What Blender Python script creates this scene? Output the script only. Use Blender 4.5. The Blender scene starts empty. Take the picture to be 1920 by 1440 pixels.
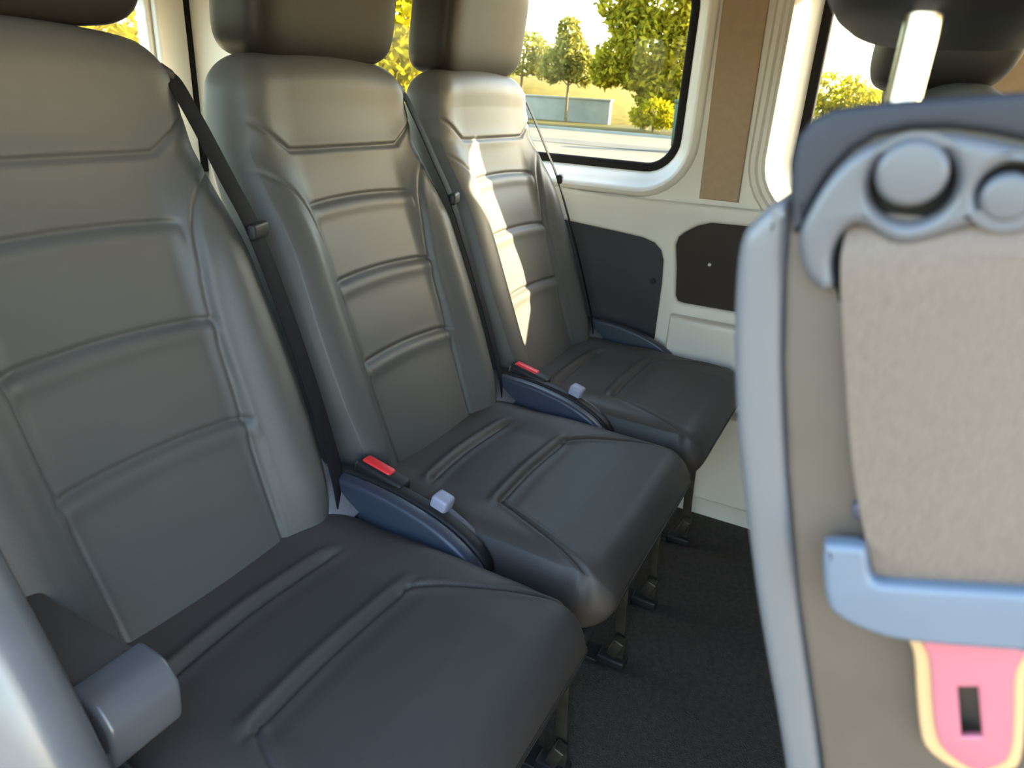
import bpy, bmesh, math, random
import numpy as np
from mathutils import Vector, Matrix, noise as mnoise

random.seed(7)
rng = np.random.default_rng(7)
S = bpy.context.scene
COL = S.collection

# ------------------------------------------------------------------ camera
cam_d = bpy.data.cameras.new('camera')
cam = bpy.data.objects.new('camera', cam_d); COL.objects.link(cam)
CAM = Vector((-0.9159, -0.6011, 1.0131))
yaw, pit, rol = (math.radians(a) for a in (26.656, 22.6, 3.44))
fwd = Vector((math.cos(yaw) * math.cos(pit), math.sin(yaw) * math.cos(pit), -math.sin(pit)))
rt = Vector((math.sin(yaw), -math.cos(yaw), 0)); up = rt.cross(fwd)
rr = rt * math.cos(rol) + up * math.sin(rol); uu = -rt * math.sin(rol) + up * math.cos(rol)
cam.matrix_world = Matrix(((rr.x, uu.x, -fwd.x, CAM.x), (rr.y, uu.y, -fwd.y, CAM.y), (rr.z, uu.z, -fwd.z, CAM.z), (0, 0, 0, 1)))
cam_d.sensor_width = 36.0
cam_d.lens = 36.0 * 1328.0 / 1920.0
cam_d.clip_start = 0.01; cam_d.clip_end = 600
cam_d.dof.use_dof = True; cam_d.dof.focus_distance = 1.25; cam_d.dof.aperture_fstop = 11.0
S.camera = cam

# ------------------------------------------------------------------ sky, sun, exposure
SUN = Vector((1.0, -1.52, 0.80)).normalized()
w = bpy.data.worlds.new('sky'); S.world = w; w.use_nodes = True
nt = w.node_tree; nt.nodes.clear()
wo = nt.nodes.new('ShaderNodeOutputWorld'); bg = nt.nodes.new('ShaderNodeBackground')
sk = nt.nodes.new('ShaderNodeTexSky'); sk.sky_type = 'NISHITA'; sk.sun_disc = False
sk.sun_elevation = math.asin(SUN.z); sk.sun_rotation = math.atan2(SUN.x, SUN.y)
sk.air_density = 1.3; sk.dust_density = 2.0; sk.ozone_density = 1.0
bg.inputs['Strength'].default_value = 0.34
nt.links.new(sk.outputs[0], bg.inputs[0]); nt.links.new(bg.outputs[0], wo.inputs[0])
sl = bpy.data.lights.new('sun', 'SUN'); sl.energy = 6.6; sl.angle = math.radians(0.6); sl.color = (1.0, 0.82, 0.54)
so = bpy.data.objects.new('sun', sl); COL.objects.link(so)
so.rotation_euler = SUN.to_track_quat('Z', 'Y').to_euler(); so.location = (20, -27, 30)
S.view_settings.view_transform = 'Standard'; S.view_settings.look = 'None'
S.view_settings.gamma = 1.0; S.view_settings.use_curve_mapping = False
S.view_settings.exposure = 2.5
S.cycles.max_bounces = 10; S.cycles.diffuse_bounces = 5; S.cycles.transparent_max_bounces = 24
S.cycles.caustics_reflective = False; S.cycles.caustics_refractive = False
S.cycles.use_denoising = True
S.cycles.sample_clamp_indirect = 6.0


# ------------------------------------------------------------------ materials
def principled(name, color, rough=0.5, metal=0.0, spec=0.5):
    m = bpy.data.materials.new(name); m.use_nodes = True
    b = m.node_tree.nodes['Principled BSDF']
    b.inputs['Base Color'].default_value = (*color, 1)
    b.inputs['Roughness'].default_value = rough
    b.inputs['Metallic'].default_value = metal
    b.inputs['Specular IOR Level'].default_value = spec
    return m


def textured(name, c1, c2, scale=8.0, rough=0.5, metal=0.0, spec=0.5, bump=0.0, bscale=200.0, detail=4.0, bdist=0.001, stretch=(1, 1, 1), voronoi=False):
    m = principled(name, c1, rough, metal, spec)
    n = m.node_tree.nodes; l = m.node_tree.links; b = n['Principled BSDF']
    tc = n.new('ShaderNodeTexCoord'); mp = n.new('ShaderNodeMapping'); mp.inputs['Scale'].default_value = stretch
    l.new(tc.outputs['Object'], mp.inputs['Vector'])
    no = n.new('ShaderNodeTexNoise'); no.inputs['Scale'].default_value = scale; no.inputs['Detail'].default_value = detail
    l.new(mp.outputs[0], no.inputs['Vector'])
    r = n.new('ShaderNodeValToRGB'); r.color_ramp.elements[0].position = .3; r.color_ramp.elements[1].position = .7
    r.color_ramp.elements[0].color = (*c1, 1); r.color_ramp.elements[1].color = (*c2, 1)
    l.new(no.outputs['Fac'], r.inputs['Fac']); l.new(r.outputs['Color'], b.inputs['Base Color'])
    if bump:
        t = n.new('ShaderNodeTexVoronoi') if voronoi else n.new('ShaderNodeTexNoise')
        t.inputs['Scale'].default_value = bscale
        l.new(mp.outputs[0], t.inputs['Vector'])
        bp = n.new('ShaderNodeBump'); bp.inputs['Strength'].default_value = bump; bp.inputs['Distance'].default_value = bdist
        l.new(t.outputs[0], bp.inputs['Height']); l.new(bp.outputs[0], b.inputs['Normal'])
    return m


M = {}
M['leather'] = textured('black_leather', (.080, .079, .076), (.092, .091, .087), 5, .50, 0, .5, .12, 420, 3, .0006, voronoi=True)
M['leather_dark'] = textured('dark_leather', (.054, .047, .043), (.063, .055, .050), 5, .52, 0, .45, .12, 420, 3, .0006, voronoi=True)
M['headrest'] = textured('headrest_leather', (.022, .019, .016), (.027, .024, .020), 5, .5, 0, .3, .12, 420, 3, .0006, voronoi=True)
M['black_plastic'] = textured('black_plastic', (.014, .014, .016), (.019, .019, .021), 12, .5, 0, .35, .06, 500)
M['blue_sheen_plastic'] = textured('blue_reflection_plastic', (.035, .045, .070), (.045, .055, .085), 10, .38, 0, .5, .05, 500)  # blue tint stands in for a reflection on the hip shields
M['grey_plastic'] = textured('grey_plastic', (.20, .20, .205), (.23, .23, .235), 10, .5, 0, .4, .12, 900, 3, .0003)
M['face_plastic'] = textured('grained_grey_plastic', (.070, .056, .045), (.080, .065, .052), 40, .55, 0, .4, .2, 1500, 3, .0003)
M['rim_plastic'] = textured('charcoal_plastic', (.022, .024, .031), (.027, .029, .036), 40, .6, 0, .25, .15, 1500, 3, .0003)
M['guide_plastic'] = textured('smooth_grey_plastic', (.068, .073, .084), (.078, .083, .094), 30, .35, 0, .5, .04, 900)
M['tongue_plastic'] = textured('blue_grey_plastic', (.092, .122, .165), (.105, .135, .18), 30, .35, 0, .5, .04, 900)
M['pale_trim'] = textured('pale_grey_trim', (.092, .098, .108), (.105, .11, .12), 20, .38, 0, .5, .05, 600)
M['grey_gloss'] = textured('glossy_grey_plastic', (.085, .09, .10), (.10, .105, .115), 20, .28, 0, .6)
M['paint'] = textured('silver_paint', (.10, .105, .116), (.115, .12, .13), 20, .25, 0, .6)
M['cream'] = textured('cream_plastic', (.76, .73, .67), (.81, .78, .72), 6, .42, 0, .45, .06, 700, 3, .0004)
M['tan'] = textured('tan_fabric', (.44, .325, .22), (.48, .355, .245), 60, .85, 0, .2, .2, 900)
M['card'] = textured('dark_trim_panel', (.030, .030, .036), (.038, .037, .042), 15, .6, 0, .35, .15, 700)
M['card_brown'] = textured('dark_brown_trim_panel', (.034, .027, .022), (.042, .033, .027), 15, .65, 0, .3, .15, 700)
M['webbing'] = textured('taupe_webbing', (.112, .088, .071), (.148, .117, .095), 300, .6, 0, .3, .5, 260, 2, .0006, (1, 8, 1))
M['webbing_dark'] = textured('black_webbing', (.008, .008, .010), (.012, .012, .015), 300, .75, 0, .15, .3, 300)
M['webbing_grey'] = textured('grey_webbing', (.13, .13, .15), (.17, .165, .18), 200, .6, 0, .4, .3, 300)
M['tag'] = textured('pale_lilac_plastic', (.32, .33, .44), (.36, .37, .48), 60, .4)
M['red'] = principled('red_plastic', (.85, .035, .04), .35)
M['pink'] = principled('red_reflection_metal', (.40, .125, .165), .34, .2)  # pink base colour stands in for red reflected in the steel
M['sunlit_edge'] = principled('sunlit_edge_tint', (.50, .34, .18), .3, .2)  # warm base colour stands in for bounced sunlight on the plate's edges
M['chrome'] = principled('brushed_steel', (.78, .80, .80), .28, 1.0)
M['steel'] = textured('dull_brown_steel', (.05, .043, .036), (.08, .07, .056), 40, .45, .6)
M['rubber'] = principled('black_rubber', (.012, .011, .011), .75, 0, .2)
M['carpet'] = textured('black_carpet', (.056, .049, .043), (.082, .073, .064), 90, .95, 0, .15, .9, 320, 6, .004)
M['ceiling'] = textured('headliner', (.55, .52, .46), (.60, .57, .51), 40, .9, 0, .2, .15, 500)
M['asphalt'] = textured('pale_asphalt', (.085, .078, .060), (.11, .10, .078), .6, .9, 0, .2, .2, 30, 8, .01)
M['asphalt_shaded'] = textured('shaded_asphalt', (.060, .058, .052), (.074, .071, .062), .8, .9, 0, .2, .2, 30, 8, .01)  # darker copy of the pale asphalt, for the painted shadow strip
M['concrete'] = textured('pale_concrete', (.20, .205, .175), (.26, .262, .225), 1.2, .85, 0, .2, .3, 8, 6, .02)
M['bounce_paving'] = textured('warm_bounce_paving', (.26, .205, .14), (.32, .26, .18), 1.5, .9, 0, .2, .2, 12, 6, .01)  # pale and warm so the unseen paving bounces light indoors
M['grass'] = textured('dry_grass_soil', (.085, .068, .012), (.125, .10, .018), 1.5, .95, 0, .1)
M['green_paint'] = textured('green_paint', (.025, .06, .032), (.035, .08, .042), 3, .5)
M['orange'] = textured('orange_plastic', (.85, .30, .05), (.9, .36, .07), 3, .5)
M['bark'] = textured('bark', (.10, .075, .04), (.17, .13, .075), 6, .9, 0, .1, .5, 20, 6, .02)


def leaf_mat(name, c1, c2):
    m = bpy.data.materials.new(name); m.use_nodes = True
    n = m.node_tree.nodes; l = m.node_tree.links; n.clear()
    o = n.new('ShaderNodeOutputMaterial'); d = n.new('ShaderNodeBsdfDiffuse'); t = n.new('ShaderNodeBsdfTranslucent'); mx = n.new('ShaderNodeMixShader')
    g = n.new('ShaderNodeNewGeometry'); r = n.new('ShaderNodeValToRGB')
    r.color_ramp.elements[0].color = (*c1, 1); r.color_ramp.elements[1].color = (*c2, 1)
    l.new(g.outputs['Random Per Island'], r.inputs[0]); l.new(r.outputs[0], d.inputs[0]); l.new(r.outputs[0], t.inputs[0])
    mx.inputs[0].default_value = .45
    l.new(d.outputs[0], mx.inputs[1]); l.new(t.outputs[0], mx.inputs[2]); l.new(mx.outputs[0], o.inputs[0])
    return m


M['leaf_yellow'] = leaf_mat('yellow_green_leaves', (.17, .17, .008), (.46, .38, .012))
M['leaf_green'] = leaf_mat('olive_green_leaves', (.12, .12, .012), (.50, .41, .026))
M['leaf_dull'] = leaf_mat('dull_green_leaves', (.13, .13, .032), (.30, .27, .055))
M['leaf_orange'] = leaf_mat('ochre_leaves', (.28, .20, .02), (.55, .38, .05))


def glass_mat():
    m = bpy.data.materials.new('window_glass'); m.use_nodes = True
    n = m.node_tree.nodes; l = m.node_tree.links; n.clear()
    o = n.new('ShaderNodeOutputMaterial'); t = n.new('ShaderNodeBsdfTransparent'); g = n.new('ShaderNodeBsdfGlossy'); mx = n.new('ShaderNodeMixShader')
    t.inputs[0].default_value = (.93, .95, .92, 1); g.inputs['Roughness'].default_value = .01
    mx.inputs[0].default_value = .012; l.new(t.outputs[0], mx.inputs[1]); l.new(g.outputs[0], mx.inputs[2]); l.new(mx.outputs[0], o.inputs[0])
    return m


M['glass'] = glass_mat()


# ------------------------------------------------------------------ helpers
def link(o, parent=None):
    COL.objects.link(o)
    if parent is not None:
        o.parent = parent
    return o


def tag(o, label=None, cat=None, group=None, kind=None):
    if label: o['label'] = label
    if cat: o['category'] = cat
    if group: o['group'] = group
    if kind: o['kind'] = kind
    return o


def empty(name, loc=(0, 0, 0)):
    o = bpy.data.objects.new(name, None); o.location = loc; o.empty_display_size = .05
    return link(o)


def mesh_ob(name, me, mat, parent=None, smooth=True):
    me.materials.clear(); me.materials.append(mat)
    if smooth:
        me.polygons.foreach_set('use_smooth', [True] * len(me.polygons))
    return link(bpy.data.objects.new(name, me), parent)


def from_pyd(name, v, f, mat, parent=None, smooth=True):
    me = bpy.data.meshes.new(name); me.from_pydata([tuple(p) for p in v], [], f); me.update()
    return mesh_ob(name, me, mat, parent, smooth)


def from_bm(name, bm, mat, parent=None, smooth=True):
    me = bpy.data.meshes.new(name); bm.normal_update(); bm.to_mesh(me); bm.free()
    return mesh_ob(name, me, mat, parent, smooth)


def autosmooth(o, ang=40):
    bm = bmesh.new(); bm.from_mesh(o.data)
    a = math.radians(ang)
    for e in bm.edges:
        if len(e.link_faces) == 2 and e.calc_face_angle(0) > a:
            e.smooth = False
    bm.to_mesh(o.data); bm.free()
    return o


def box_bm(bm, c, s, rot=None, bev=0.0, seg=3, taper=1.0):
    r = bmesh.ops.create_cube(bm, size=1.0)
    vs = r['verts']
    for v in vs:
        k = taper if v.co.z > 0 else 1.0
        v.co = Vector((v.co.x * s[0] * k, v.co.y * s[1] * k, v.co.z * s[2]))
    if bev:
        es = list({e for v in vs for e in v.link_edges})
        rb = bmesh.ops.bevel(bm, geom=es, offset=bev, segments=seg, profile=.5, affect='EDGES', clamp_overlap=True)
        vs = list({v for f in rb['faces'] for v in f.verts} | {v for v in vs if v.is_valid})
    m = Matrix.Translation(c) @ (rot.to_4x4() if rot else Matrix())
    for v in vs: v.co = m @ v.co


def rbox(name, c, s, mat, parent=None, rot=None, bev=.005, seg=3, taper=1.0):
    bm = bmesh.new(); box_bm(bm, c, s, rot, bev, seg, taper)
    return autosmooth(from_bm(name, bm, mat, parent), 50)


def smooth_path(pts, n=8):
    P = [Vector(p) for p in pts]; out = []
    for i in range(len(P) - 1):
        p0 = P[max(i - 1, 0)]; p1 = P[i]; p2 = P[i + 1]; p3 = P[min(i + 2, len(P) - 1)]
        for k in range(n):
            t = k / n
            out.append(.5 * ((2 * p1) + (p2 - p0) * t + (2 * p0 - 5 * p1 + 4 * p2 - p3) * t * t + (3 * p1 - p0 - 3 * p2 + p3) * t ** 3))
    out.append(P[-1])
    return out


def tube(name, pts, r, mat, parent=None, seg=12, radii=None):
    v = []; f = []; n = len(pts); P = [Vector(p) for p in pts]
    ref = None
    for i in range(n):
        t = (P[min(i + 1, n - 1)] - P[max(i - 1, 0)]).normalized()
        if ref is None:
            ref = t.orthogonal().normalized()
        ref = (ref - t * ref.dot(t)).normalized(); b = t.cross(ref)
        rad = radii[i] if radii else r
        for k in range(seg):
            a = 2 * math.pi * k / seg
            v.append(P[i] + ref * math.cos(a) * rad + b * math.sin(a) * rad)
    for i in range(n - 1):
        for k in range(seg):
            f.append((i * seg + k, i * seg + (k + 1) % seg, (i + 1) * seg + (k + 1) % seg, (i + 1) * seg + k))
    f.append(tuple(range(seg))[::-1]); f.append(tuple(range((n - 1) * seg, n * seg)))
    return autosmooth(from_pyd(name, v, f, mat, parent), 60)


def strap(name, pts, widths, wdir, th, mat, parent=None, n=6):
    """flat webbing: path points, its width direction (one, or one per point) and thickness"""
    P = smooth_path(pts, n)
    if not isinstance(wdir[0], (tuple, list, Vector)):
        wdir = [wdir] * len(pts)
    D = smooth_path(wdir, n); W = smooth_path([(w_, 0, 0) for w_ in widths], n)
    v = []; f = []
    for i, p in enumerate(P):
        t = (P[min(i + 1, len(P) - 1)] - P[max(i - 1, 0)]).normalized()
        d = D[i]; d = (d - t * d.dot(t)).normalized(); nn = t.cross(d)
        hw = W[i].x / 2; h = th / 2
        for a, b in ((-1, -.4), (-.96, -1), (.96, -1), (1, -.4), (1, .4), (.96, 1), (-.96, 1), (-1, .4)):
            v.append(p + d * hw * a + nn * h * b)
    k = 8
    for i in range(len(P) - 1):
        for j in range(k):
            f.append((i * k + j, i * k + (j + 1) % k, (i + 1) * k + (j + 1) % k, (i + 1) * k + j))
    f.append(tuple(range(k))[::-1]); f.append(tuple(range((len(P) - 1) * k, len(P) * k)))
    return autosmooth(from_pyd(name, v, f, mat, parent), 50)


def rrect(y0, y1, z0, z1, r, n=6, chamfer=None):
    """rounded rectangle, counter clockwise; r one radius or four (bl, br, tr, tl)"""
    rs = (r,) * 4 if not isinstance(r, (tuple, list)) else r
    out = []
    for (cx, cy, a0, q) in ((y0, z0, 180, rs[0]), (y1, z0, 270, rs[1]), (y1, z1, 0, rs[2]), (y0, z1, 90, rs[3])):
        sx = 1 if cx == y0 else -1; sy = 1 if cy == z0 else -1
        for k in range(n + 1):
            a = math.radians(a0 + 90 * k / n)
            out.append((cx + sx * q + q * math.cos(a), cy + sy * q + q * math.sin(a)))
    return out


def chaikin(pts, k=2, closed=True):
    P = list(pts)
    for _ in range(k):
        Q = []
        n = len(P)
        for i in range(n if closed else n - 1):
            a, b = P[i], P[(i + 1) % n]
            Q.append((a[0] * .75 + b[0] * .25, a[1] * .75 + b[1] * .25)); Q.append((a[0] * .25 + b[0] * .75, a[1] * .25 + b[1] * .75))
        P = Q
    return P


def plate(name, outer, holes, c0, c1, M4, mat, parent=None, bev=.002, bres=2, ang=40):
    """a flat sheet with rounded edges: 2D outline with holes, from depth c0 to c1 along the local z of M4"""
    cu = bpy.data.curves.new('outline', 'CURVE'); cu.dimensions = '2D'; cu.fill_mode = 'BOTH'
    h = (c1 - c0) / 2; bev = min(bev, h * .98)
    cu.extrude = h - bev; cu.bevel_depth = bev; cu.bevel_resolution = bres; cu.offset = -bev
    for loop in [outer] + list(holes):
        sp = cu.splines.new('POLY'); sp.points.add(len(loop) - 1); sp.use_cyclic_u = True
        for i, (a, b) in enumerate(loop): sp.points[i].co = (a, b, 0, 1)
    co = bpy.data.objects.new('outline', cu); COL.objects.link(co)
    dg = bpy.context.evaluated_depsgraph_get(); dg.update()
    me = bpy.data.meshes.new_from_object(co.evaluated_get(dg)); bpy.data.objects.remove(co); bpy.data.curves.remove(cu)
    me.name = name
    me.transform(M4 @ Matrix.Translation((0, 0, (c0 + c1) / 2)))
    if M4.determinant() < 0: me.flip_normals()
    bm = bmesh.new(); bm.from_mesh(me); bmesh.ops.remove_doubles(bm, verts=bm.verts, dist=1e-6)
    bmesh.ops.recalc_face_normals(bm, faces=bm.faces); bm.to_mesh(me); bm.free()
    return autosmooth(mesh_ob(name, me, mat, parent), ang)


def frame_m(o, ax, ay, az):
    ax, ay, az = Vector(ax), Vector(ay), Vector(az)
    return Matrix(((ax.x, ay.x, az.x, o[0]), (ax.y, ay.y, az.y, o[1]), (ax.z, ay.z, az.z, o[2]), (0, 0, 0, 1)))


def wallm(x): return frame_m((x, 0, 0), (0, 1, 0), (0, 0, 1), (1, 0, 0))      # outline in (y, z), depth along +x


def ring_loft(name, base, rings, mat, parent=None, closed_section=False):
    """surround of an opening: base outline (ccw in y, z) grown by each ring's offset, set at that ring's x"""
    n = len(base); v = []; f = []
    B = [Vector((p[0], p[1])) for p in base]
    N = []
    for i in range(n):
        j = i
        t = Vector((0, 0)); k = 1
        while t.length < 1e-6:
            t = B[(i + k) % n] - B[(i - k) % n]; k += 1
        t.normalize(); N.append(Vector((t.y, -t.x)))
    for off, x in rings:
        for i in range(n): q = B[i] + N[i] * off; v.append((x, q.x, q.y))
    m = len(rings)
    for r in range(m if closed_section else m - 1):
        for i in range(n):
            a = r * n; b = ((r + 1) % m) * n
            f.append((a + i, a + (i + 1) % n, b + (i + 1) % n, b + i))
    o = from_pyd(name, v, f, mat, parent)
    bm = bmesh.new(); bm.from_mesh(o.data); bmesh.ops.recalc_face_normals(bm, faces=bm.faces); bm.to_mesh(o.data); bm.free()
    return autosmooth(o, 50)


def copy_tree(o, parent=None):
    c = o.copy(); COL.objects.link(c)
    if parent is not None: c.parent = parent
    for ch in list(o.children): copy_tree(ch, c)
    return c


# ------------------------------------------------------------------ the vehicle's shell
XW = 0.760                                                     # inner face of the far side wall
W1 = rrect(-0.133, 1.02, 0.852, 1.27, .075, 8)
W1H = rrect(-0.166, 1.05, 0.820, 1.30, .10, 8)
W2H = rrect(-0.735, -0.352, 0.80, 1.31, .08, 8)
W2 = rrect(-0.700, -0.398, 0.845, 1.27, (.035, .06, .06, .035), 8)
W3 = rrect(-1.48, -0.80, 0.90, 1.27, .06, 8)

fl = plate('floor', [(-.80, -2.6), (.82, -2.6), (.82, 1.44), (-.80, 1.44)], [], -.06, 0, frame_m((0, 0, 0), (1, 0, 0), (0, 1, 0), (0, 0, 1)), M['carpet'], bev=.002)
tag(fl, 'black carpeted vehicle floor', None, None, 'structure')
cl = plate('ceiling', [(-.80, -2.2), (.84, -2.2), (.84, 1.46), (-.80, 1.46)], [], 1.36, 1.42, frame_m((0, 0, 0), (1, 0, 0), (0, 1, 0), (0, 0, 1)), M['ceiling'], bev=.01)
tag(cl, 'pale headliner of the vehicle roof', None, None, 'structure')

wl = plate('wall_left', [(-2.6, -.05), (1.44, -.05), (1.44, 1.38), (-2.1, 1.38), (-2.6, .95)], [W1H, W2H, W3], XW, XW + .07, wallm(0), M['cream'], bev=.006)
tag(wl, 'cream plastic side wall with windows and dark panels', None, None, 'structure')
NW = rrect(0.0, 1.24, 0.862, 1.27, .07, 8)
NF = rrect(-2.0, -1.42, 0.90, 1.27, .06, 8)
wr = plate('wall_right', [(-.13, -.05), (1.44, -.05), (1.44, 1.38), (-2.1, 1.38), (-2.6, .95), (-2.6, -.05), (-1.28, -.05), (-1.28, 1.30), (-.10, 1.30), (-.07, .85), (-.13, .5)],
           [NW, NF], -.80, -.745, wallm(0), M['paint'], bev=.006)
tag(wr, 'painted side wall with the open door aperture', None, None, 'structure')
RW = rrect(-.60, .60, 0.80, 1.24, .07, 8)
wb = plate('wall_rear', [(-.79, -.05), (.82, -.05), (.82, 1.38), (-.79, 1.38)], [RW], 1.40, 1.45, frame_m((0, 0, 0), (1, 0, 0), (0, 0, 1), (0, 1, 0)), M['cream'], bev=.006)
tag(wb, 'cream rear wall around the tailgate window', None, None, 'structure')
FWm = rrect(-.70, .70, .95, 1.33, .06, 8)
wf = plate('wall_front', [(-.79, -.05), (.82, -.05), (.82, 1.38), (-.79, 1.38)], [FWm], 2.25, 2.30, frame_m((0, 0, 0), (1, 0, 0), (0, 0, 1), (0, -1, 0)), M['card'], bev=.006)
tag(wf, 'dark bulkhead below the windscreen', None, None, 'structure')


def window(name, base, label, rings=None, glass_x=XW + .055):
    e = empty(name, (0, 0, 0)); tag(e, label, None, None, 'structure')
    ring_loft('seal', base, [(-.015, glass_x + .002), (-.015, glass_x - .003), (-.011, glass_x - .007), (.004, glass_x - .009), (.008, glass_x - .006), (.008, glass_x + .002)], M['rubber'], e)
    g = plate('pane', base, [], glass_x - .003, glass_x, wallm(0), M['glass'], e, bev=.0005)
    if rings: ring_loft('surround', base, rings, M['cream'], e)
    return e


window('window_1', W1, 'long side window behind the rear seats',
       [(.003, XW + .052), (.007, XW + .044), (.013, XW + .028), (.025, XW + .014), (.036, XW - .004), (.040, XW - .013), (.047, XW - .017), (.054, XW - .014), (.060, XW - .004), (.060, XW + .004)])
window('window_2', W2, 'narrow side window ahead of the tan pillar',
       [(.003, XW + .053), (.007, XW + .047), (.012, XW + .044), (.050, XW - .014), (.055, XW - .018), (.060, XW - .015), (.064, XW - .006), (.072, XW - .006), (.077, XW - .014), (.086, XW - .014), (.092, XW - .005), (.092, XW + .004)])
window('window_3', W3, 'front side window beyond the dark pillar')
window('window_4', NW, 'side window beside the near rear seat', None, -.765)
window('window_5', NF, 'front side window on the door side', None, -.765)
e = empty('window_6'); tag(e, 'tailgate window with yellow leaves behind', None, None, 'structure')
plate('pane', RW, [], 1.42, 1.423, frame_m((0, 0, 0), (1, 0, 0), (0, 0, 1), (0, 1, 0)), M['glass'], e, bev=.0005)
e = empty('window_7'); tag(e, 'windscreen at the front', None, None, 'structure')
plate('pane', FWm, [], 2.27, 2.273, frame_m((0, 0, 0), (1, 0, 0), (0, 0, 1), (0, -1, 0)), M['glass'], e, bev=.0005)

# lower side trim: white rail, divider and sill with the two dark panels set back inside
H1 = [(-.157, .30), (1.1, .30), (1.1, .722), (.20, .722), (-.02, .707), (-.095, .701), (-.125, .693), (-.143, .678), (-.152, .655), (-.156, .60)]
H2 = [(-.52, .563), (-.215, .560), (-.200, .563), (-.193, .575), (-.186, .64), (-.176, .695), (-.180, .713), (-.195, .728), (-.220, .745), (-.250, .756), (-.52, .765)]
OUT = [(-.56, .085), (1.38, .085), (1.38, .80), (.30, .80), (.0, .79), (-.56, .80)]
lt = plate('trim_1', OUT, [H1, H2], XW - .022, XW + .001, wallm(0), M['cream'], bev=.010, bres=4)
tag(lt, 'white lower wall trim framing the two dark panels', None, None, 'structure')
p1 = plate('panel', [(-.175, .29), (1.12, .29), (1.12, .73), (-.175, .73)], [], XW - .010, XW, wallm(0), M['card'], lt, bev=.002); p1['label'] = 'dark slate panel behind far seat'
p2 = plate('panel', [(-.53, .55), (-.165, .55), (-.165, .775), (-.53, .775)], [], XW - .010, XW, wallm(0), M['card_brown'], lt, bev=.002); p2['label'] = 'dark brown panel below tan pillar'
# shelf step under the brown panel and two fasteners
sb = plate('ledge', [(-.54, .33), (-.195, .33), (-.195, .535), (-.54, .535)], [], XW - .060, XW - .018, wallm(0), M['cream'], lt, bev=.014, bres=4)
kick = plate('kick_plate', [(-.55, .085), (-.30, .085), (-.285, .32), (-.55, .32)], [], XW - .075, XW - .018, wallm(0), M['cream'], lt, bev=.012, bres=4)
tube('fastener', [(XW - .018, -.262, .662), (XW - .008, -.262, .662)], .004, M['chrome'], lt)
tube('fastener', [(XW - .016, -.132, .60), (XW - .008, -.132, .60)], .007, M['black_plastic'], lt)
# pillar trims
t2 = plate('trim_2', [(-.300, .806), (-.212, .806), (-.196, 1.30), (-.290, 1.30)], [], XW - .010, XW + .001, wallm(0), M['tan'], bev=.004)
tag(t2, 'tan fabric pillar panel between the windows', None, None, 'structure')
t3 = plate('trim_3', [(-.80, .80), (-.555, .80), (-.625, 1.33), (-.80, 1.33)], [], XW - .030, XW + .001, wallm(0), M['tan'], bev=.015, bres=4)
tag(t3, 'taupe pillar trim in front of the narrow window', None, None, 'structure')
# rear corner pillar: side part, dark gap, tailgate frame part
t4 = plate('trim_4', [(1.09, .80), (1.385, .80), (1.385, 1.35), (1.09, 1.35)], [], XW - .03, XW + .001, wallm(0), M['cream'], bev=.015, bres=4)
tag(t4, 'beige rear corner pillar beside the long window', None, None, 'structure')
t5 = plate('trim_5', [(.615, .70), (.715, .70), (.715, 1.35), (.615, 1.35)], [], 1.375, 1.402, frame_m((0, 0, 0), (1, 0, 0), (0, 0, 1), (0, 1, 0)), M['cream'], bev=.010, bres=4)
tag(t5, 'beige tailgate frame beside the rear pillar', None, None, 'structure')
t6 = rbox('trim_6', (.735, 1.385, 1.03), (.034, .02, .64), M['rubber'], None, None, .006); tag(t6, 'black tailgate seal in the corner gap', None, None, 'structure')
# door aperture edge on the camera's side, rounded painted jamb that leans like the seats
JB = smooth_path([(-.748, -.42, .03), (-.750, -.32, .22), (-.752, -.250, .42), (-.752, -.178, .60), (-.752, -.100, .76), (-.752, -.062, .92), (-.752, -.07, 1.1), (-.752, -.06, 1.31)], 8)
jb = tube('trim_7', JB, .032, M['paint'], None, 20); tag(jb, 'pale painted door jamb in the lower left corner', None, None, 'structure')
jw = plate('trim_8', [(-.46, .0), (-.06, .0), (-.05, 1.28), (-.07, .92), (-.093, .76), (-.168, .60), (-.24, .42), (-.325, .22)], [], -.795, -.748, wallm(0), M['paint'], bev=.004)
tag(jw, 'painted panel behind the leaning door jamb', None, None, 'structure')


# ------------------------------------------------------------------ rear seats
def sm(a, b, x):
    t = np.clip((x - a) / (b - a), 0, 1); return t * t * (3 - 2 * t)


def dist_poly(X, Z, pts):
    d = np.full(X.shape, 9.0)
    for (x0, z0), (x1, z1) in zip(pts[:-1], pts[1:]):
        ex, ez = x1 - x0, z1 - z0; L = ex * ex + ez * ez
        t = np.clip(((X - x0) * ex + (Z - z0) * ez) / L, 0, 1)
        d = np.minimum(d, np.hypot(X - x0 - t * ex, Z - z0 - t * ez))
    return d


def dense(pts, n=8):
    return [(p.x, p.y) for p in smooth_path([(a, b, 0) for a, b in pts], n)]


SPINE_Z = np.array([.38, .459, .56, .70, .80, .916, .97, 1.03])
SPINE_Y = np.array([-.031, .0, .040, .094, .133, .176, .186, .190])
WID_Z = np.array([.38, .46, .52, .58, .64, .70, .76, .82, .90, .97, 1.0, 1.03])
WID = np.array([.188, .198, .207, .213, .215, .214, .211, .209, .204, .196, .190, .183])
SIDE = dense([(.205, .895), (.178, .882), (.152, .862), (.136, .83), (.127, .78), (.121, .72), (.117, .62), (.112, .50), (.110, .40)], 6)


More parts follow.
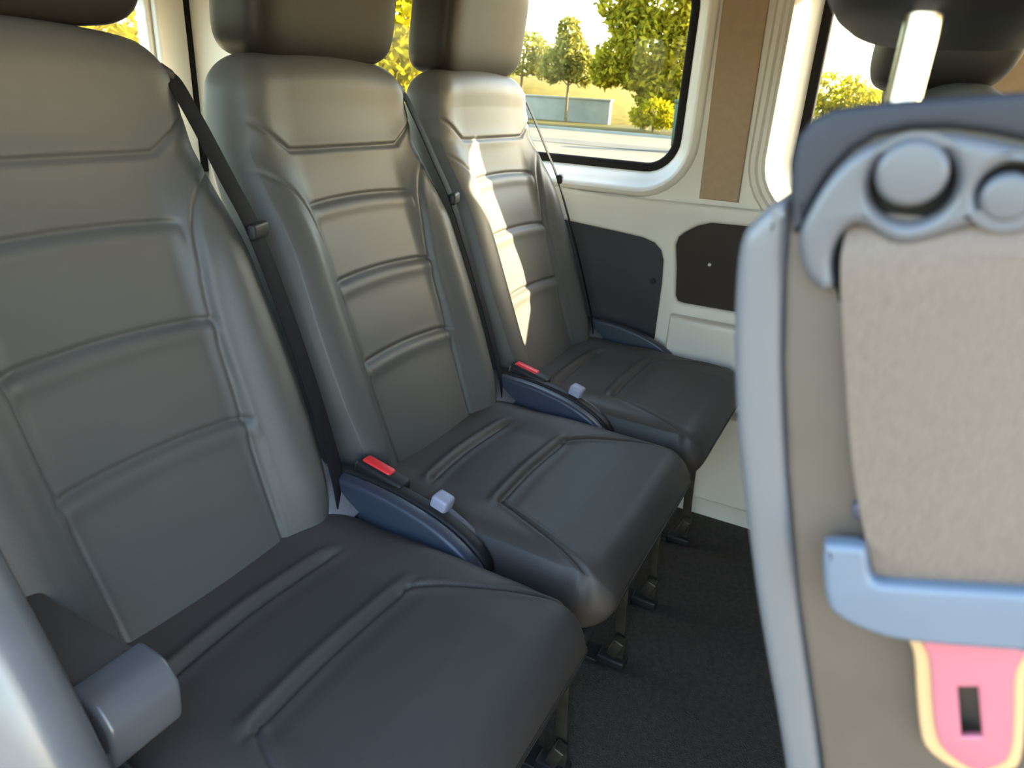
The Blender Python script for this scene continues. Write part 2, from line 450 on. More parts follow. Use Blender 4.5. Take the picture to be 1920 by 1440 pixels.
def backrest_mesh():
    nz, nu, nb = 250, 170, 36
    zt = 1.030; r = .040
    zs = np.linspace(.385, zt - r, nz)
    rows = [(z, 0.0) for z in zs]
    for k in range(1, 15):
        a = math.pi / 2 * k / 14
        rows.append((zt - r + r * math.sin(a), r * (1 - math.cos(a))))
    V = []
    u = np.linspace(-1, 1, nu)
    for z, ins in rows:
        sp = np.interp(z, SPINE_Z, SPINE_Y); wd = np.interp(z, WID_Z, WID)
        th = .105 - .02 * sm(.8, 1.03, np.array(z))
        x = u * (wd - .012); X = x; Z = np.full_like(x, z)
        ax = np.abs(x)
        # bolsters swell beside the centre panel, lowest third fullest
        amp = .032 * sm(.93, .78, np.array(z)) * (.55 + .45 * sm(.40, .52, np.array(z))) + .004
        bol = amp * sm(.100, .165, ax)
        y = sp - bol
        # rounded shoulders towards the edge
        e = np.clip((ax - (wd - .050)) / .050, 0, 1)
        y = y + .050 * (1 - np.sqrt(np.maximum(0, 1 - e * e)))* (.72)
        # slight hollow of the centre panel
        y = y + .006 * (1 - np.clip(ax / .12, 0, 1) ** 2) * sm(.45, .6, np.array(z)) * sm(.93, .85, np.array(z))
        # seams
        ds = np.minimum(dist_poly(X, Z, SIDE), dist_poly(X, Z, [(-a, b) for a, b in SIDE]))
        vs = dense([(-.215, .965), (-.188, .955), (-.160, .938), (-.132, .919), (-.118, .914), (-.05, .9135), (.05, .9135), (.118, .914), (.132, .919), (.160, .938), (.188, .955), (.215, .965)], 3)
        dv = dist_poly(X, Z, vs)
        inner = sm(.128, .116, ax)
        edge = sm(wd - .004, wd - .030, ax)
        y = y + edge * .0040 * np.exp(-(ds / .0030) ** 2) - edge * .0015 * np.exp(-((ds - .007) / .006) ** 2) * (ax > .125)
        y = y + edge * .0050 * np.exp(-(dv / .0036) ** 2) - edge * .003 * np.exp(-(dv / .016) ** 2)
        for zz in (.842, .732, .611):
            zc = zz - .004 * np.clip(ax / .12, 0, 1) ** 2
            dz = z - zc
            y = y + inner * (.0055 * np.exp(-(dz / .0042) ** 2) - .0035 * np.exp(-((dz + .013) / .011) ** 2) + .0005 * np.exp(-((dz - .016) / .012) ** 2))
        # rest of the loop: right side, back, left side as a soft rounded shape
        yb = sp + th
        yr = y[-1]
        ang = np.linspace(0, math.pi, nb + 2)[1:-1]
        c, s_ = np.cos(ang), np.sin(ang)
        lx = (wd) * np.sign(c) * np.abs(c) ** .22
        ly = yr + .006 + (yb - yr) * np.abs(s_) ** .35
        xx = np.concatenate([x, lx]); yy = np.concatenate([y, ly])
        if ins:
            yc = (sp + yb) / 2
            xx = xx * (wd - ins * .8) / wd
            hy = (yb - sp) / 2
            yy = yc + (yy - yc) * (hy - ins) / hy
        zc_ = z + .016 * (1 - np.clip(np.abs(xx) / .19, 0, 1) ** 2.2) * sm(.93, 1.03, np.array(z))
        V.append(np.stack([xx, yy, np.full_like(xx, z) + zc_ - z], 1))
    V = np.concatenate(V); L = nu + nb; n = len(rows); F = []
    for i in range(n - 1):
        for j in range(L):
            F.append((i * L + j, i * L + (j + 1) % L, (i + 1) * L + (j + 1) % L, (i + 1) * L + j))
    F.append(tuple(range(L))[::-1]); F.append(tuple(range((n - 1) * L, n * L)))
    me = bpy.data.meshes.new('backrest'); me.from_pydata([tuple(p) for p in V], [], F); me.update()
    return me


def cushion_mesh():
    ny, nu, nb = 210, 150, 30
    y0, y1, r = .055, -.405, .050
    ys = np.linspace(y0, y1 + r, ny)
    rows = [(y, 0.0) for y in ys]
    for k in range(1, 17):
        a = math.pi / 2 * k / 16
        rows.append((y1 + r - r * math.sin(a), r * (1 - math.cos(a))))
    g1 = dense([(-.165, -.095), (-.135, -.082), (-.10, -.070), (0, -.062), (.10, -.070), (.135, -.082), (.165, -.095)], 5)
    g2 = dense([(-.155, -.205), (-.115, -.192), (0, -.184), (.115, -.192), (.155, -.205)], 5)
    sd = dense([(.118, -.194), (.132, -.215), (.160, -.275), (.186, -.335), (.206, -.380), (.214, -.400)], 5)
    V = []; u = np.linspace(-1, 1, nu)
    for y, ins in rows:
        wd = .214 - .010 * sm(-.05, .05, np.array(y)) - .004 * sm(-.3, -.4, np.array(y))
        top = np.interp(y, [-.405, -.36, -.30, -.20, -.10, -.03, .055], [.448, .455, .457, .452, .449, .452, .458])
        x = u * (wd - .010); ax = np.abs(x)
        z = top + .010 * sm(.10, .165, ax) * sm(-.33, -.15, np.array(y)) - .004 * (1 - np.clip(ax / .12, 0, 1) ** 2)
        e = np.clip((ax - (wd - .042)) / .042, 0, 1)
        z = z - .042 * (1 - np.sqrt(np.maximum(0, 1 - e * e))) * .75
        Y = np.full_like(x, y)
        pad = sm(.145, .105, ax)
        for g, amp in ((g1, 1.0), (g2, 1.0)):
            d = dist_poly(x, Y, g); yc = np.interp(x, [p[0] for p in g], [p[1] for p in g]); dy = y - yc
            z = z + pad * amp * (-.0055 * np.exp(-(dy / .0045) ** 2) + .0050 * np.exp(-((dy - .012) / .008) ** 2) - .002 * np.exp(-((dy + .016) / .012) ** 2))
        d = np.minimum(dist_poly(x, Y, sd), dist_poly(x, Y, [(-a, b) for a, b in sd]))
        z = z - .0032 * np.exp(-(d / .0026) ** 2) + .0018 * np.exp(-((d - .006) / .005) ** 2)
        zb = .335 + .02 * sm(-.3, -.4, np.array(y))
        zr = z[-1]
        ang = np.linspace(0, math.pi, nb + 2)[1:-1]; c, s_ = np.cos(ang), np.sin(ang)
        lx = wd * np.sign(c) * np.abs(c) ** .2; lz = zr - .006 - (zr - zb) * np.abs(s_) ** .4
        xx = np.concatenate([x, lx]); zz = np.concatenate([z, lz])
        if ins:
            zc = (top + zb) / 2; h = (top - zb) / 2
            xx = xx * (wd - ins * .5) / wd; zz = zc + (zz - zc) * (h - ins) / h
        V.append(np.stack([xx, np.full_like(xx, y), zz], 1))
    V = np.concatenate(V); L = nu + nb; n = len(rows); F = []
    for i in range(n - 1):
        for j in range(L):
            F.append((i * L + j, (i + 1) * L + j, (i + 1) * L + (j + 1) % L, i * L + (j + 1) % L)[::-1])
    F.append(tuple(range(L))); F.append(tuple(range((n - 1) * L, n * L))[::-1])
    me = bpy.data.meshes.new('cushion'); me.from_pydata([tuple(p) for p in V], [], F); me.update()
    bm = bmesh.new(); bm.from_mesh(me); bmesh.ops.recalc_face_normals(bm, faces=bm.faces); bm.to_mesh(me); bm.free()
    return me


def headrest_mesh():
    nu, nv = 72, 48; V = []; F = []
    hx, hy, hz = .160, .060, .098
    sg = lambda c, p: np.sign(c) * np.abs(c) ** p
    for i in range(nv + 1):
        b = -math.pi / 2 + math.pi * i / nv
        for j in range(nu):
            a = 2 * math.pi * j / nu
            cb = abs(math.cos(b)) ** .34; sbv = sg(math.sin(b), .40)
            x = hx * cb * sg(math.cos(a), .36); y = hy * cb * sg(math.sin(a), .48); z = hz * sbv
            y += .018 * (x / hx) ** 2 * -1 + .010          # ends wrap a little forwards
            y += -.012 * (z / hz)
            V.append((x, y, z))
    for i in range(nv):
        for j in range(nu):
            F.append((i * nu + j, i * nu + (j + 1) % nu, (i + 1) * nu + (j + 1) % nu, (i + 1) * nu + j))
    me = bpy.data.meshes.new('headrest'); me.from_pydata([tuple(map(float, p)) for p in V], [], F); me.update()
    bm = bmesh.new(); bm.from_mesh(me); bmesh.ops.remove_doubles(bm, verts=bm.verts, dist=1e-5); bm.to_mesh(me); bm.free()
    return me


def arch(name, x, mirror, mat, parent):
    """curved hip shield at the side of a cushion: arched top edge falling to the front"""
    o = [(.075, .40), (.075, .47), (.045, .490), (.0, .497), (-.05, .496), (-.10, .490), (-.16, .476), (-.205, .456), (-.235, .430), (-.24, .40), (-.20, .385), (0, .375)]
    return plate(name, chaikin(o, 2), [], x - .012, x + .012, wallm(0), mat, parent, bev=.007, bres=3)


def make_seat():
    root = empty('rear_seat', (0, 0, 0))
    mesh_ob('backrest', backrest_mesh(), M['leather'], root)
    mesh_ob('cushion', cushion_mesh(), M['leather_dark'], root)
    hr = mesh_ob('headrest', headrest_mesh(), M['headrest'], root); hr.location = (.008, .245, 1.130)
    for sx in (-.085, .085):
        pl = tube('headrest_post', [(sx, .236, .99), (sx, .240, 1.10)], (.0065), M['black_plastic'], root)
        cp = tube('collar', [(0, 0, 0), (0, 0, .008)], .012, M['black_plastic'], pl); cp.location = (sx, .236, 1.027)
    # base: tray, front legs with feet, rear legs, cross rail
    rbox('seat_pan', (0, -.17, .325), (.38, .40, .03), M['black_plastic'], root, None, .01)
    for sx in (-.135, .135):
        lg = plate('leg', chaikin([(-.350, .0), (-.330, .0), (-.318, .16), (-.30, .325), (-.335, .325), (-.338, .16)], 1), [], sx - .004, sx + .004, wallm(0), M['steel'], root, bev=.0015)
        f1 = rbox('foot', (sx, -.325, .010), (.030, .055, .020), M['black_plastic'], lg, None, .005)
        f2 = rbox('latch', (sx - .018, -.335, .060), (.022, .020, .040), M['steel'], lg, Matrix.Rotation(.35, 3, 'X'), .003)
        plate('leg', chaikin([(.0, .0), (.05, .0), (.045, .325), (-.02, .325)], 1), [], sx - .004, sx + .004, wallm(0), M['black_plastic'], root, bev=.0015)
    rbox('cross_rail', (0, -.27, .235), (.30, .03, .03), M['black_plastic'], root, None, .006)
    rbox('floor_rail', (.135, -.10, .006), (.045, .40, .012), M['black_plastic'], root, None, .003)
    rbox('floor_rail', (-.135, -.10, .006), (.045, .40, .012), M['black_plastic'], root, None, .003)
    # hip shields
    arch('side_shield', .222, 1, M['blue_sheen_plastic'], root)
    arch('side_shield', -.220, -1, M['black_plastic'], root)
    # buckle in the left shield with its red release, pale tag and stalk
    bk = rbox('buckle', (-.208, -.045, .482), (.030, .085, .045), M['black_plastic'], root, Matrix.Rotation(math.radians(12), 3, 'X'), .008, 4)
    rd = rbox('release_button', (-.206, -.040, .504), (.018, .050, .010), M['red'], bk, Matrix.Rotation(math.radians(12), 3, 'X'), .004, 3); rd['label'] = 'red release button'
    tg = rbox('belt_tag', (-.208, -.148, .478), (.026, .026, .034), M['tag'], root, Matrix.Rotation(math.radians(15), 3, 'X'), .005, 3); tg['label'] = 'pale lilac belt tag'
    strap('buckle_strap', [(-.209, -.155, .470), (-.213, -.195, .452), (-.220, -.228, .425), (-.222, -.240, .39)], [.026, .028, .028, .026], (1, 0, 0), .003, M['webbing_grey'], root)
    # shoulder belt down the right edge, with guide at the shoulder, stop clip and lower anchor
    wdv = Vector((.93, .36, 0))
    strap('seat_belt', [(.176, .240, .985), (.184, .208, 1.000), (.191, .180, .960), (.203, .140, .88), (.211, .112, .822), (.216, .072, .72), (.216, .030, .61), (.212, -.006, .51), (.206, -.020, .46)],
          [.030, .034, .036, .038, .038, .038, .038, .038, .034], wdv, .002, M['webbing_dark'], root, 6)
    gd = rbox('belt_guide', (.178, .218, 1.000), (.026, .040, .018), M['black_plastic'], root, Matrix.Rotation(.5, 3, 'Y'), .006)
    cpn = rbox('belt_stop_and_shade', (.213, .106, .822), (.040, .012, .020), M['black_plastic'], root, Matrix.Rotation(math.radians(20), 3, 'Z'), .004)
    strap('belt_anchor', [(.200, .045, .555), (.197, .020, .510), (.196, -.012, .474), (.200, -.045, .452)], [.020, .034, .046, .050], (.80, -.5, -.1), .003, M['webbing_grey'], root)
    return root


seat = make_seat()
GRP = 'rear bench seats'
tag(seat, 'nearest of the three black leather rear seats, with padded armrest at its left', 'seat', GRP)
seat.location = (-.47, 0, 0); seat.scale = (1, 1, 1.007)
s2 = copy_tree(seat); s2.location = (0, 0, 0); s2.scale = (1, 1, 1)
for ch in seat.children:
    if ch.name == 'headrest': ch.location.z += .010      # its headrest stands a little higher
tag(s2, 'middle black leather rear seat, between the armrest seat and the sunlit seat', 'seat', GRP)
s3 = copy_tree(seat); s3.location = (.47, 0, 0); s3.scale = (1, 1, 1)
for ch in s3.children:
    if ch.name.startswith('headrest.'): ch.location.z -= .010
tag(s3, 'far black leather rear seat with sunlit patch, beside the cream wall', 'seat', GRP)

for ch in list(seat.children):                                  # the armrest takes the place of the left buckle here
    if ch.name.split('.')[0] in ('buckle', 'belt_tag', 'buckle_strap'):
        for g in list(ch.children): bpy.data.objects.remove(g)
        bpy.data.objects.remove(ch)
# armrest of the nearest seat (parts in the seat's own frame)
AR = frame_m((0, .022, .006), (0, 1, 0), (0, 0, 1), (1, 0, 0))
ar = plate('armrest', chaikin([(.10, .512), (.10, .556), (.02, .556), (-.10, .553), (-.155, .551), (-.168, .538), (-.168, .515), (-.12, .510)], 1), [], -.226, -.170, AR, M['leather_dark'], seat, bev=.008, bres=4)
cap = plate('armrest_cap', chaikin([(-.146, .5545), (-.150, .5555), (-.172, .5535), (-.180, .5495), (-.190, .536), (-.192, .530), (-.189, .498), (-.185, .491), (-.170, .491), (-.168, .505), (-.163, .530), (-.150, .535)], 1), [], -.230, -.166, AR, M['grey_gloss'], ar, bev=.005, bres=3)
cap['label'] = 'glossy grey armrest end cap'
plate('armrest_bracket', chaikin([(-.188, .515), (-.186, .494), (-.165, .484), (-.10, .472), (.10, .450), (.10, .466), (-.10, .488), (-.172, .506)], 1), [], -.231, -.216, AR, M['grey_gloss'], ar, bev=.004, bres=3)


# ------------------------------------------------------------------ foreground seat beside the open door
XF = -.694
EA = Vector((0, -.970, .242)); EB = Vector((0, .242, .970)); EC = Vector((-1, 0, 0))
MF = frame_m((XF, -.585, .950), EA, EB, EC)
FO = (-.48, -.87, 0)
fs = empty('front_row_seat', FO)
tag(fs, 'grey backed seat in the right foreground with taupe belt hanging down its side', 'seat', 'seats of the row in front')
FS = []


def fpart(fn, name, *a, parent=None, **k):
    o = fn(name, *a, **k)
    o.data.transform(Matrix.Translation((-FO[0], -FO[1], -FO[2])))
    o.parent = parent or fs
    return o


left_r = [(-.0003, .0361), (-.0027, .0182), (-.0048, -.0112), (-.0053, -.0461), (-.0041, -.0948), (.0006, -.1588), (.004, -.25), (.008, -.40), (.010, -.50)]
left_l = [(-.0155, .0300), (-.0184, .0128), (-.0203, -.0104), (-.0210, -.0381), (-.0200, -.0672), (-.0180, -.1089), (-.0128, -.1627), (-.009, -.25), (-.004, -.40), (.0, -.50)]
topc = [(.0002, .0430), (.0012, .0502), (.0030, .0560), (.0065, .0600), (.0123, .0618), (.0235, .0614), (.0354, .0600), (.0465, .0588), (.070, .0560), (.095, .050), (.112, .036), (.120, .010)]
body = left_r[::-1] + topc + [(.124, -.08), (.135, -.25), (.15, -.40), (.15, -.50)]
in_body = [(a + (.003 if a < .06 else -.003), b - (.003 if b > 0 else 0)) for a, b in body]
fpart(plate, 'backrest', in_body, [], -.430, -.008, MF, M['leather'], bev=.02, bres=4)
fpart(plate, 'side_panel', body, [], -.012, 0, MF, M['face_plastic'], bev=.003, bres=3)
shell = left_l[::-1] + [(-.0109, .0347), (-.0056, .0388), (-.0006, .0400)] + left_r
shell = chaikin(shell, 2)
rs = fpart(plate, 'rear_shell', shell, [], -.436, -.0005, MF, M['pale_trim'], bev=.0048, bres=4)
rs['label'] = 'pale grey plastic back shell'
# raised rim along the top of the side panel
rim = [(.0002, .0300), (.0002, .0430), (.0012, .0502), (.0030, .0560), (.0065, .0600), (.0123, .0618), (.0235, .0614), (.0354, .0600), (.0465, .0588), (.070, .0560), (.095, .050), (.112, .036), (.118, .012),
       (.108, .014), (.100, .030), (.085, .0410), (.0660, .0450), (.0543, .0465), (.047, .0495), (.0385, .0522), (.0296, .0534), (.0223, .0531), (.0165, .0505), (.0111, .0456), (.0060, .0380), (.0027, .0300)]
fpart(plate, 'top_rim', rim, [], -.003, .0032, MF, M['rim_plastic'], bev=.0028, bres=4)
# belt guide with bores for the knob and the second cap, and the hook that holds the belt
guide = [(.0020, .0300), (.0062, .0380), (.0111, .0450), (.0170, .0500), (.0235, .0522), (.0300, .0526), (.0385, .0512), (.047, .0482), (.0543, .0450), (.066, .0430), (.080, .039), (.092, .028), (.092, .020), (.080, .024), (.068, .0300),
         (.0560, .0312), (.0478, .0292), (.0388, .0262), (.0310, .0240), (.0265, .0245), (.0233, .0265), (.0200, .0300), (.0165, .0312), (.0135, .0292), (.0112, .0250), (.0106, .0200), (.0112, .0150), (.0106, .0128), (.0068, .0140), (.0038, .0180), (.0024, .0230)]


def circ(cx, cy, r, n=28): return [(cx + r * math.cos(2 * math.pi * k / n), cy + r * math.sin(2 * math.pi * k / n)) for k in range(n)]


gd = fpart(plate, 'belt_guide', chaikin(guide, 2), [circ(.0303, .0400, .0098), circ(.0512, .0352, .0066)], -.002, .0068, MF, M['guide_plastic'], bev=.0030, bres=4)
fpart(plate, 'knob', circ(.0303, .0429, .0084, 40), [], -.003, .0105, MF, M['guide_plastic'], bev=.0022, bres=4)
fpart(plate, 'knob', circ(.0508, .0338, .0060, 32), [], -.003, .0075, MF, M['guide_plastic'], bev=.0018, bres=4)
fpart(plate, 'bore_shade', circ(.0303, .0400, .0100), [], -.001, .0004, MF, M['rubber'], bev=.0002)  # black discs paint the shade in the recesses around both knobs
fpart(plate, 'bore_shade', circ(.0512, .0352, .0068), [], -.001, .0004, MF, M['rubber'], bev=.0002)
fpart(plate, 'belt_slot', chaikin([(.0105, .0150), (.0110, .0250), (.0150, .0320), (.0220, .0300), (.0300, .0260), (.0600, .0330), (.066, .0300), (.060, .022), (.030, .0170), (.020, .0100), (.012, .0070)], 1), [], -.001, .0006, MF, M['rubber'], bev=.0002)


def FP(a, b, c): return MF @ Vector((a, b, c))


# webbing out of the slot, down the side, round the tongue bar and back up behind
bl = fpart(strap, 'seat_belt', [FP(.0400, .0290, .0022), FP(.0385, .0230, .0050), FP(.0378, .0150, .0062), FP(.0385, -.010, .0060), FP(.0400, -.040, .0062), FP(.0435, -.073, .0072), FP(.0440, -.0800, .0050), FP(.0440, -.0790, .0030), FP(.0430, -.060, .0020), FP(.040, .0, .0016)],
           [.050, .050, .050, .0505, .0510, .0490, .049, .049, .049, .049], EA, .0012, M['webbing'], n=8)
bl['label'] = 'taupe woven belt webbing'
tongue = [(.0054, -.0655), (.0075, -.0645), (.0165, -.0642), (.0180, -.0660), (.0186, -.0740), (.0200, -.0762), (.0230, -.0765), (.060, -.0735), (.0660, -.0735), (.0675, -.0710), (.0680, -.0630), (.0700, -.0610), (.0790, -.0610), (.0808, -.063),
          (.0815, -.0800), (.0770, -.0870), (.0640, -.0925), (.0413, -.0950), (.0255, -.0962), (.0160, -.0940), (.0093, -.0909), (.0056, -.0860)]
tg = fpart(plate, 'tongue', chaikin(tongue, 1), [], .0045, .0125, MF, M['tongue_plastic'], bev=.0026, bres=4); tg['label'] = 'pale blue plastic belt tongue'
mo = [(.0262, -.0940), (.0290, -.0995), (.0303, -.1040), (.0308, -.119), (.0318, -.1340), (.0335, -.1395), (.0390, -.1440), (.0440, -.1455), (.0510, -.1450), (.0575, -.1400), (.0590, -.1340), (.0592, -.119), (.0588, -.104), (.0600, -.099), (.0625, -.0935)]
slot = [(.0418, -.1113), (.0469, -.1100), (.0483, -.1280), (.0430, -.1296)]
mi = [(a + (.0042 if a < .046 else -.003), b + (.0035 if b < -.125 else 0)) for a, b in mo]
sli = [(.0405, -.1095), (.0482, -.1078), (.0500, -.1300), (.0418, -.1318)]
ed = fpart(plate, 'latch_plate', chaikin(mo, 1), [sli], .0040, .0072, MF, M['sunlit_edge'], bev=.0014, bres=3); ed['label'] = 'latch plate edge with warm bounce light in its colour'
pk = fpart(plate, 'latch_face', chaikin(mi, 1), [slot], .0060, .0092, MF, M['pink'], parent=ed, bev=.0010, bres=3); pk['label'] = 'latch plate face with red reflection in its pink colour and square slot'
fpart(plate, 'belt_stop_and_shade', circ(.0168, -.0570, .0032), [], -.001, .0040, MF, M['blue_sheen_plastic'], bev=.001)  # dark disc painted in for the shadowed gap beside the belt

proto = {c.name.split('.')[0]: c for c in s2.children}


def reuse(ch, parent):
    c = ch.copy(); COL.objects.link(c); c.parent = parent
    for g in list(ch.children):
        d = g.copy(); COL.objects.link(d); d.parent = c
    return c


for ch in list(s2.children):
    if ch.name.split('.')[0] in ('cushion', 'headrest', 'seat_pan', 'leg', 'cross_rail', 'floor_rail'):
        c = reuse(ch, fs)
        if ch.name.startswith('headrest'): c.location.z += .016
for sx in (-.085, .085):
    tube('headrest_post', [(sx, .274, .96), (sx, .274, 1.10)], .0068, M['chrome'], fs, 20)
f2 = copy_tree(s2); f2.location = (-.01, -.87, 0)  # this seat and the next are added to block stray sun from the bench
tag(f2, 'black leather seat hidden beyond the foreground seat, only its headrest top showing', 'seat', 'seats of the row in front')
f3 = copy_tree(s2); f3.location = (.46, -.87, 0)
for ch in f3.children:
    if ch.name.startswith('headrest') and 'post' not in ch.name:
        ch.location.z -= .022  # lowered to close a gap that let sun through
tag(f3, 'black leather seat of the front row closest to the far side wall', 'seat', 'seats of the row in front')

# ------------------------------------------------------------------ outside
GZ = -.55
gr = from_pyd('ground', [(-120, -200, GZ), (300, -200, GZ), (300, 200, GZ), (-120, 200, GZ)], [(0, 1, 2, 3)], M['asphalt'], None, False)
tag(gr, 'pale paved yard and road outside the vehicle', None, None, 'structure')


def slab(name, pts, z0, z1, mat):
    o = plate(name, pts, [], z0, z1, frame_m((0, 0, 0), (1, 0, 0), (0, 1, 0), (0, 0, 1)), mat, bev=.01)
    return o


o = slab('pavement', [(-60, -120), (-1.3, -120), (-1.3, 120), (-60, 120)], GZ - .05, GZ + .02, M['bounce_paving']); tag(o, 'unseen warm pale pavement added on the open door side to bounce light in', None, None, 'structure')  # out of view, added as a warm reflector for the interior
o = from_pyd('road', [(21.5, -150, GZ + .012), (23.6, -150, GZ + .012), (23.6, 150, GZ + .012), (21.5, 150, GZ + .012)], [(0, 1, 2, 3)], M['asphalt_shaded'], None, False); tag(o, 'grey shadow strip painted on the road outside the window', None, None, 'structure')  # flat grey strip stands in for a shadow across the pale road
o = slab('kerb', [(29.8, -150), (30.2, -150), (30.2, 150), (29.8, 150)], GZ - .05, GZ + .12, M['concrete']); tag(o, 'pale kerb along the far side of the road', None, None, 'structure')
lawn = slab('lawn', [(30.2, -150), (260, -150), (260, 150), (30.2, 150)], GZ - .05, GZ + .06, M['grass']); tag(lawn, 'dry yellow grass verge beyond the road', None, None, 'structure')
# grassy bank behind the concrete wall
bk_v = []; bk_f = []
prof = [(38.5, .0), (41, 1.2), (45, 2.0), (52, 2.4), (70, 2.4)]
for (x, h) in prof:
    for k in range(25): bk_v.append((x, 14 + k * 4 - 1.0 + .6 * math.sin(k * 1.7), GZ + .05 + h * min(1, (k + .3) / 2) * (1 + .1 * math.sin(k * 2.1 + x))))
for i in range(len(prof) - 1):
    for k in range(24): bk_f.append((i * 25 + k, i * 25 + k + 1, (i + 1) * 25 + k + 1, (i + 1) * 25 + k))
bo = from_pyd('hill', bk_v, bk_f, M['grass'], None); tag(bo, 'sunlit yellow grass bank behind the concrete wall', None, None, 'structure')
cw = rbox('concrete_wall', (37.6, 34.0, GZ + .60), (.35, 40.4, 1.25), M['concrete'], None, None, .04)
tag(cw, 'low pale concrete wall along the road beneath the grass bank', 'wall')
cp = rbox('coping', (37.6, 34.0, GZ + 1.27), (.50, 40.5, .10), M['concrete'], cw, None, .02)
# green bin by the window's lower right corner
gb = empty('green_bin', (22.3, 5.62, GZ)); tag(gb, 'green wheeled bin at the roadside, by the window corner', 'bin')
rbox('body', (0, 0, .80), (.50, .55, 1.25), M['green_paint'], gb, None, .04, 3, 1.12)
rbox('lid', (0, 0, 1.48), (.60, .66, .10), M['green_paint'], gb, None, .03)
for sy in (-.22, .22):
    tube('wheel', [(.20, sy - .04, .11), (.20, sy + .04, .11)], .11, M['rubber'], gb, 20)


def crown_bm(blobs, n, size, seed):
    r = np.random.default_rng(seed); V = []; F = []
    wts = np.array([b[3] * b[4] * b[5] for b in blobs]) ** .7; wts = wts / wts.sum()
    for bi, b in enumerate(blobs):
        for _ in range(int(n * wts[bi])):
            d = r.normal(size=3); d /= np.linalg.norm(d); q = r.uniform(.55, 1.0) ** .6
            c = np.array(b[:3]) + d * q * np.array(b[3:6]) * r.uniform(.85, 1.1)
            a = r.normal(size=3); a /= np.linalg.norm(a); t = np.cross(a, r.normal(size=3)); t /= np.linalg.norm(t)
            s = size * r.uniform(.6, 1.4); i = len(V)
            V += [c - a * s, c + t * s * .42, c + a * s, c - t * s * .42]
            F.append((i, i + 1, i + 2, i + 3))
    return V, F


def tree(name, base, blobs, n, size, mat, label, group, seed, trunk=.16, cat='tree'):
    e = empty(name, base); tag(e, label, cat, group)
    V, F = crown_bm(blobs, n, size, seed)
    from_pyd('crown', V, F, mat, e, False)
    top = blobs[0]
    P = smooth_path([(0, 0, -.1), (.05, .04, top[2] * .35), (top[0] * .5 - .05, top[1] * .5, top[2] * .7), (top[0], top[1], top[2])], 5)
    tk = tube('trunk', P, trunk, M['bark'], e, 10, [trunk * (1.25 - .95 * i / (len(P) - 1)) for i in range(len(P))])
    for b in blobs[1:5]:
        s = P[len(P) // 2]
        Q = smooth_path([s, (s + Vector(b[:3])) * .5 + Vector((0, 0, -.1)), Vector(b[:3])], 4)
        tube('branch', Q, trunk * .4, M['bark'], tk, 7, [trunk * (.5 - .38 * i / (len(Q) - 1)) for i in range(len(Q))])
    return e


TG = 'trees outside the windows'
# big tree filling the right half of the long window
tree('broad_tree', (35, 11.0, GZ), [(0, 0, 3.9, 1.9, 1.9, 1.5), (0, -1.7, 3.4, 1.6, 1.5, 1.7), (0, 1.6, 3.1, 1.5, 1.3, 1.2), (.3, -.4, 5.6, 1.7, 1.9, 1.5), (0, -2.4, 5.2, 1.5, 1.5, 1.6), (-.2, 2.2, 2.6, 1.0, .9, .8), (.0, 1.2, 4.8, 1.3, 1.2, 1.0), (0, -1.9, 1.7, 1.2, 1.2, .8), (0, -1.2, 6.8, 1.5, 1.7, 1.3), (-.3, .3, 2.3, 1.0, 1.2, .6), (-.2, -1.2, 2.3, 1.2, 1.4, .9), (-.2, -.4, 1.5, .9, 1.0, .5), (0, 2.0, 5.6, 1.1, 1.1, .9)],
     16000, .17, M['leaf_green'], 'broad yellow green tree filling the right half of the long window', TG, 11, .17)
tree('slender_tree', (36.5, 15.9, GZ), [(0, 0, 3.3, 1.0, 1.0, 1.2), (0, .8, 2.8, .9, .9, .9), (.1, -.7, 2.7, .8, .8, .9), (0, .2, 4.3, .7, .7, .9)],
     3000, .15, M['leaf_dull'], 'slender duller tree left of the broad tree, above the concrete wall', TG, 12, .08)
tree('slender_tree', (41, 21.0, GZ + .6), [(0, 0, 3.0, 1.6, 1.8, 1.3), (0, 1.8, 2.6, 1.3, 1.3, 1.2), (0, -1.6, 2.5, 1.2, 1.3, 1.0)],
     3600, .16, M['leaf_dull'], 'low olive tree on the bank beside the far headrest', TG, 13, .10)
tree('roadside_bush', (33, 9.9, GZ), [(0, 0, .9, .7, .8, .7), (.1, .7, .7, .5, .6, .5), (0, -.6, .7, .5, .5, .5)], 1300, .12, M['leaf_yellow'], 'bright low bush on the verge behind the green bin', TG, 14, .05, 'bush')
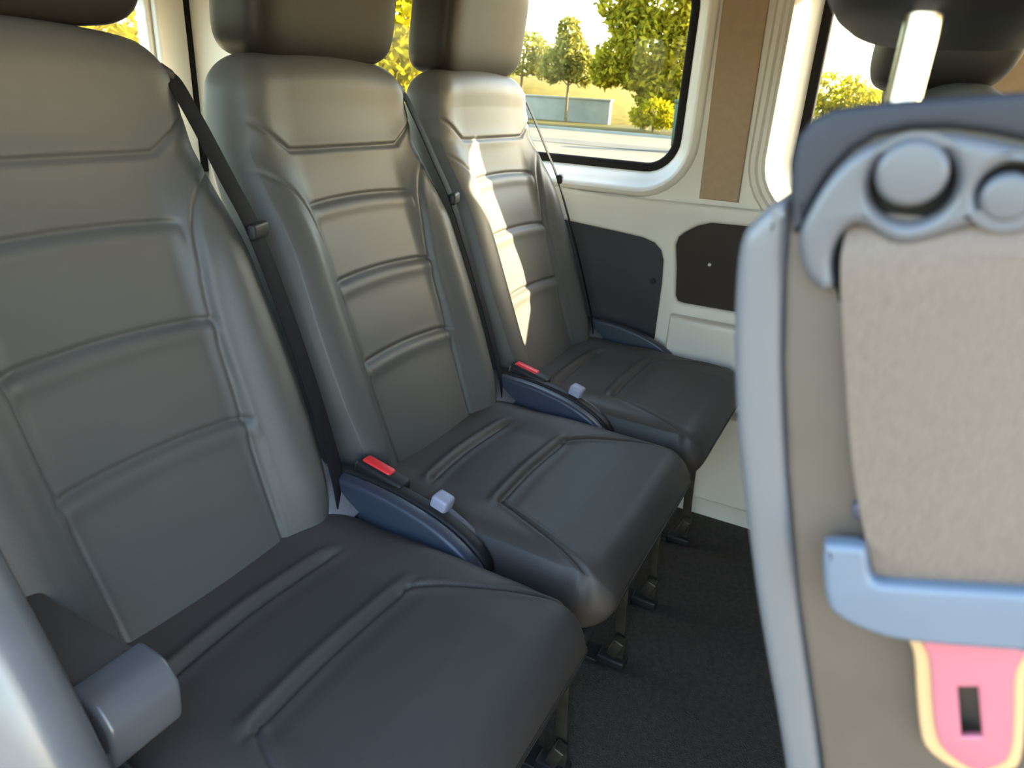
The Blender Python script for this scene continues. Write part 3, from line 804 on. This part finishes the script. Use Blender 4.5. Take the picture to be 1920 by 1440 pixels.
# bright yellow foliage seen between and beside the headrests
tree('yellow_tree', (15, 12.0, GZ), [(0, 0, 2.9, 2.2, 2.0, 1.7), (.3, 2.2, 2.5, 1.9, 1.8, 1.6), (.5, -.9, 1.9, 1.2, .8, 1.2), (0, 1.0, 4.5, 2.0, 2.0, 1.6), (0, 2.0, 1.1, 1.5, 1.6, 1.0), (0, .2, 1.3, 1.2, 1.2, .9)], 11000, .17, M['leaf_yellow'],
     'bright yellow leafy tree seen between the far and middle headrests', TG, 15, .15)
tree('yellow_tree', (6.5, 13.5, GZ), [(0, 0, 2.9, 2.4, 2.2, 1.8), (2.2, .2, 2.6, 2.0, 1.8, 1.6), (-2.4, .1, 2.5, 1.9, 1.8, 1.6), (0, .2, 1.2, 2.4, 1.4, 1.0), (1.0, .3, 4.6, 2.0, 1.8, 1.5)], 11000, .17, M['leaf_yellow'],
     'bright yellow leafy tree behind the tailgate window, left of the rear pillar', TG, 16, .15)
# tree line in the narrow window and beyond the front window
k = 20
for (x, y, h, wd_, mt, lab) in ((62, 5.6, 4.2, 3.0, 'leaf_green', 'rounded far tree at the left of the narrow window'),
                                (66, 1.0, 3.4, 2.8, 'leaf_green', 'low far tree at the middle of the narrow window'),
                                (60, -3.2, 4.0, 2.8, 'leaf_green', 'far tree at the right of the narrow window'),
                                (34, -5.5, 4.8, 2.2, 'leaf_green', 'green tree at the top right corner beyond the front window'),
                                (37, -14.0, 5.2, 2.4, 'leaf_green', 'green tree further right beyond the front window'),
                                (72, 26.0, 5.0, 4.0, 'leaf_dull', 'distant dull tree on the skyline beside the far headrest'),
                                (76, 43.0, 4.6, 3.6, 'leaf_dull', 'distant dull tree behind the far headrest')):
    tree('far_tree', (x, y, GZ), [(0, 0, h * .62, wd_ * .8, wd_, h * .36), (0, wd_ * .7, h * .45, wd_ * .6, wd_ * .7, h * .30), (0, -wd_ * .7, h * .5, wd_ * .6, wd_ * .7, h * .30), (0, .2, h * .25, wd_ * .7, wd_ * 1.2, h * .25)],
         2600, .26, M[mt], lab, TG, k, .14)
    k += 1
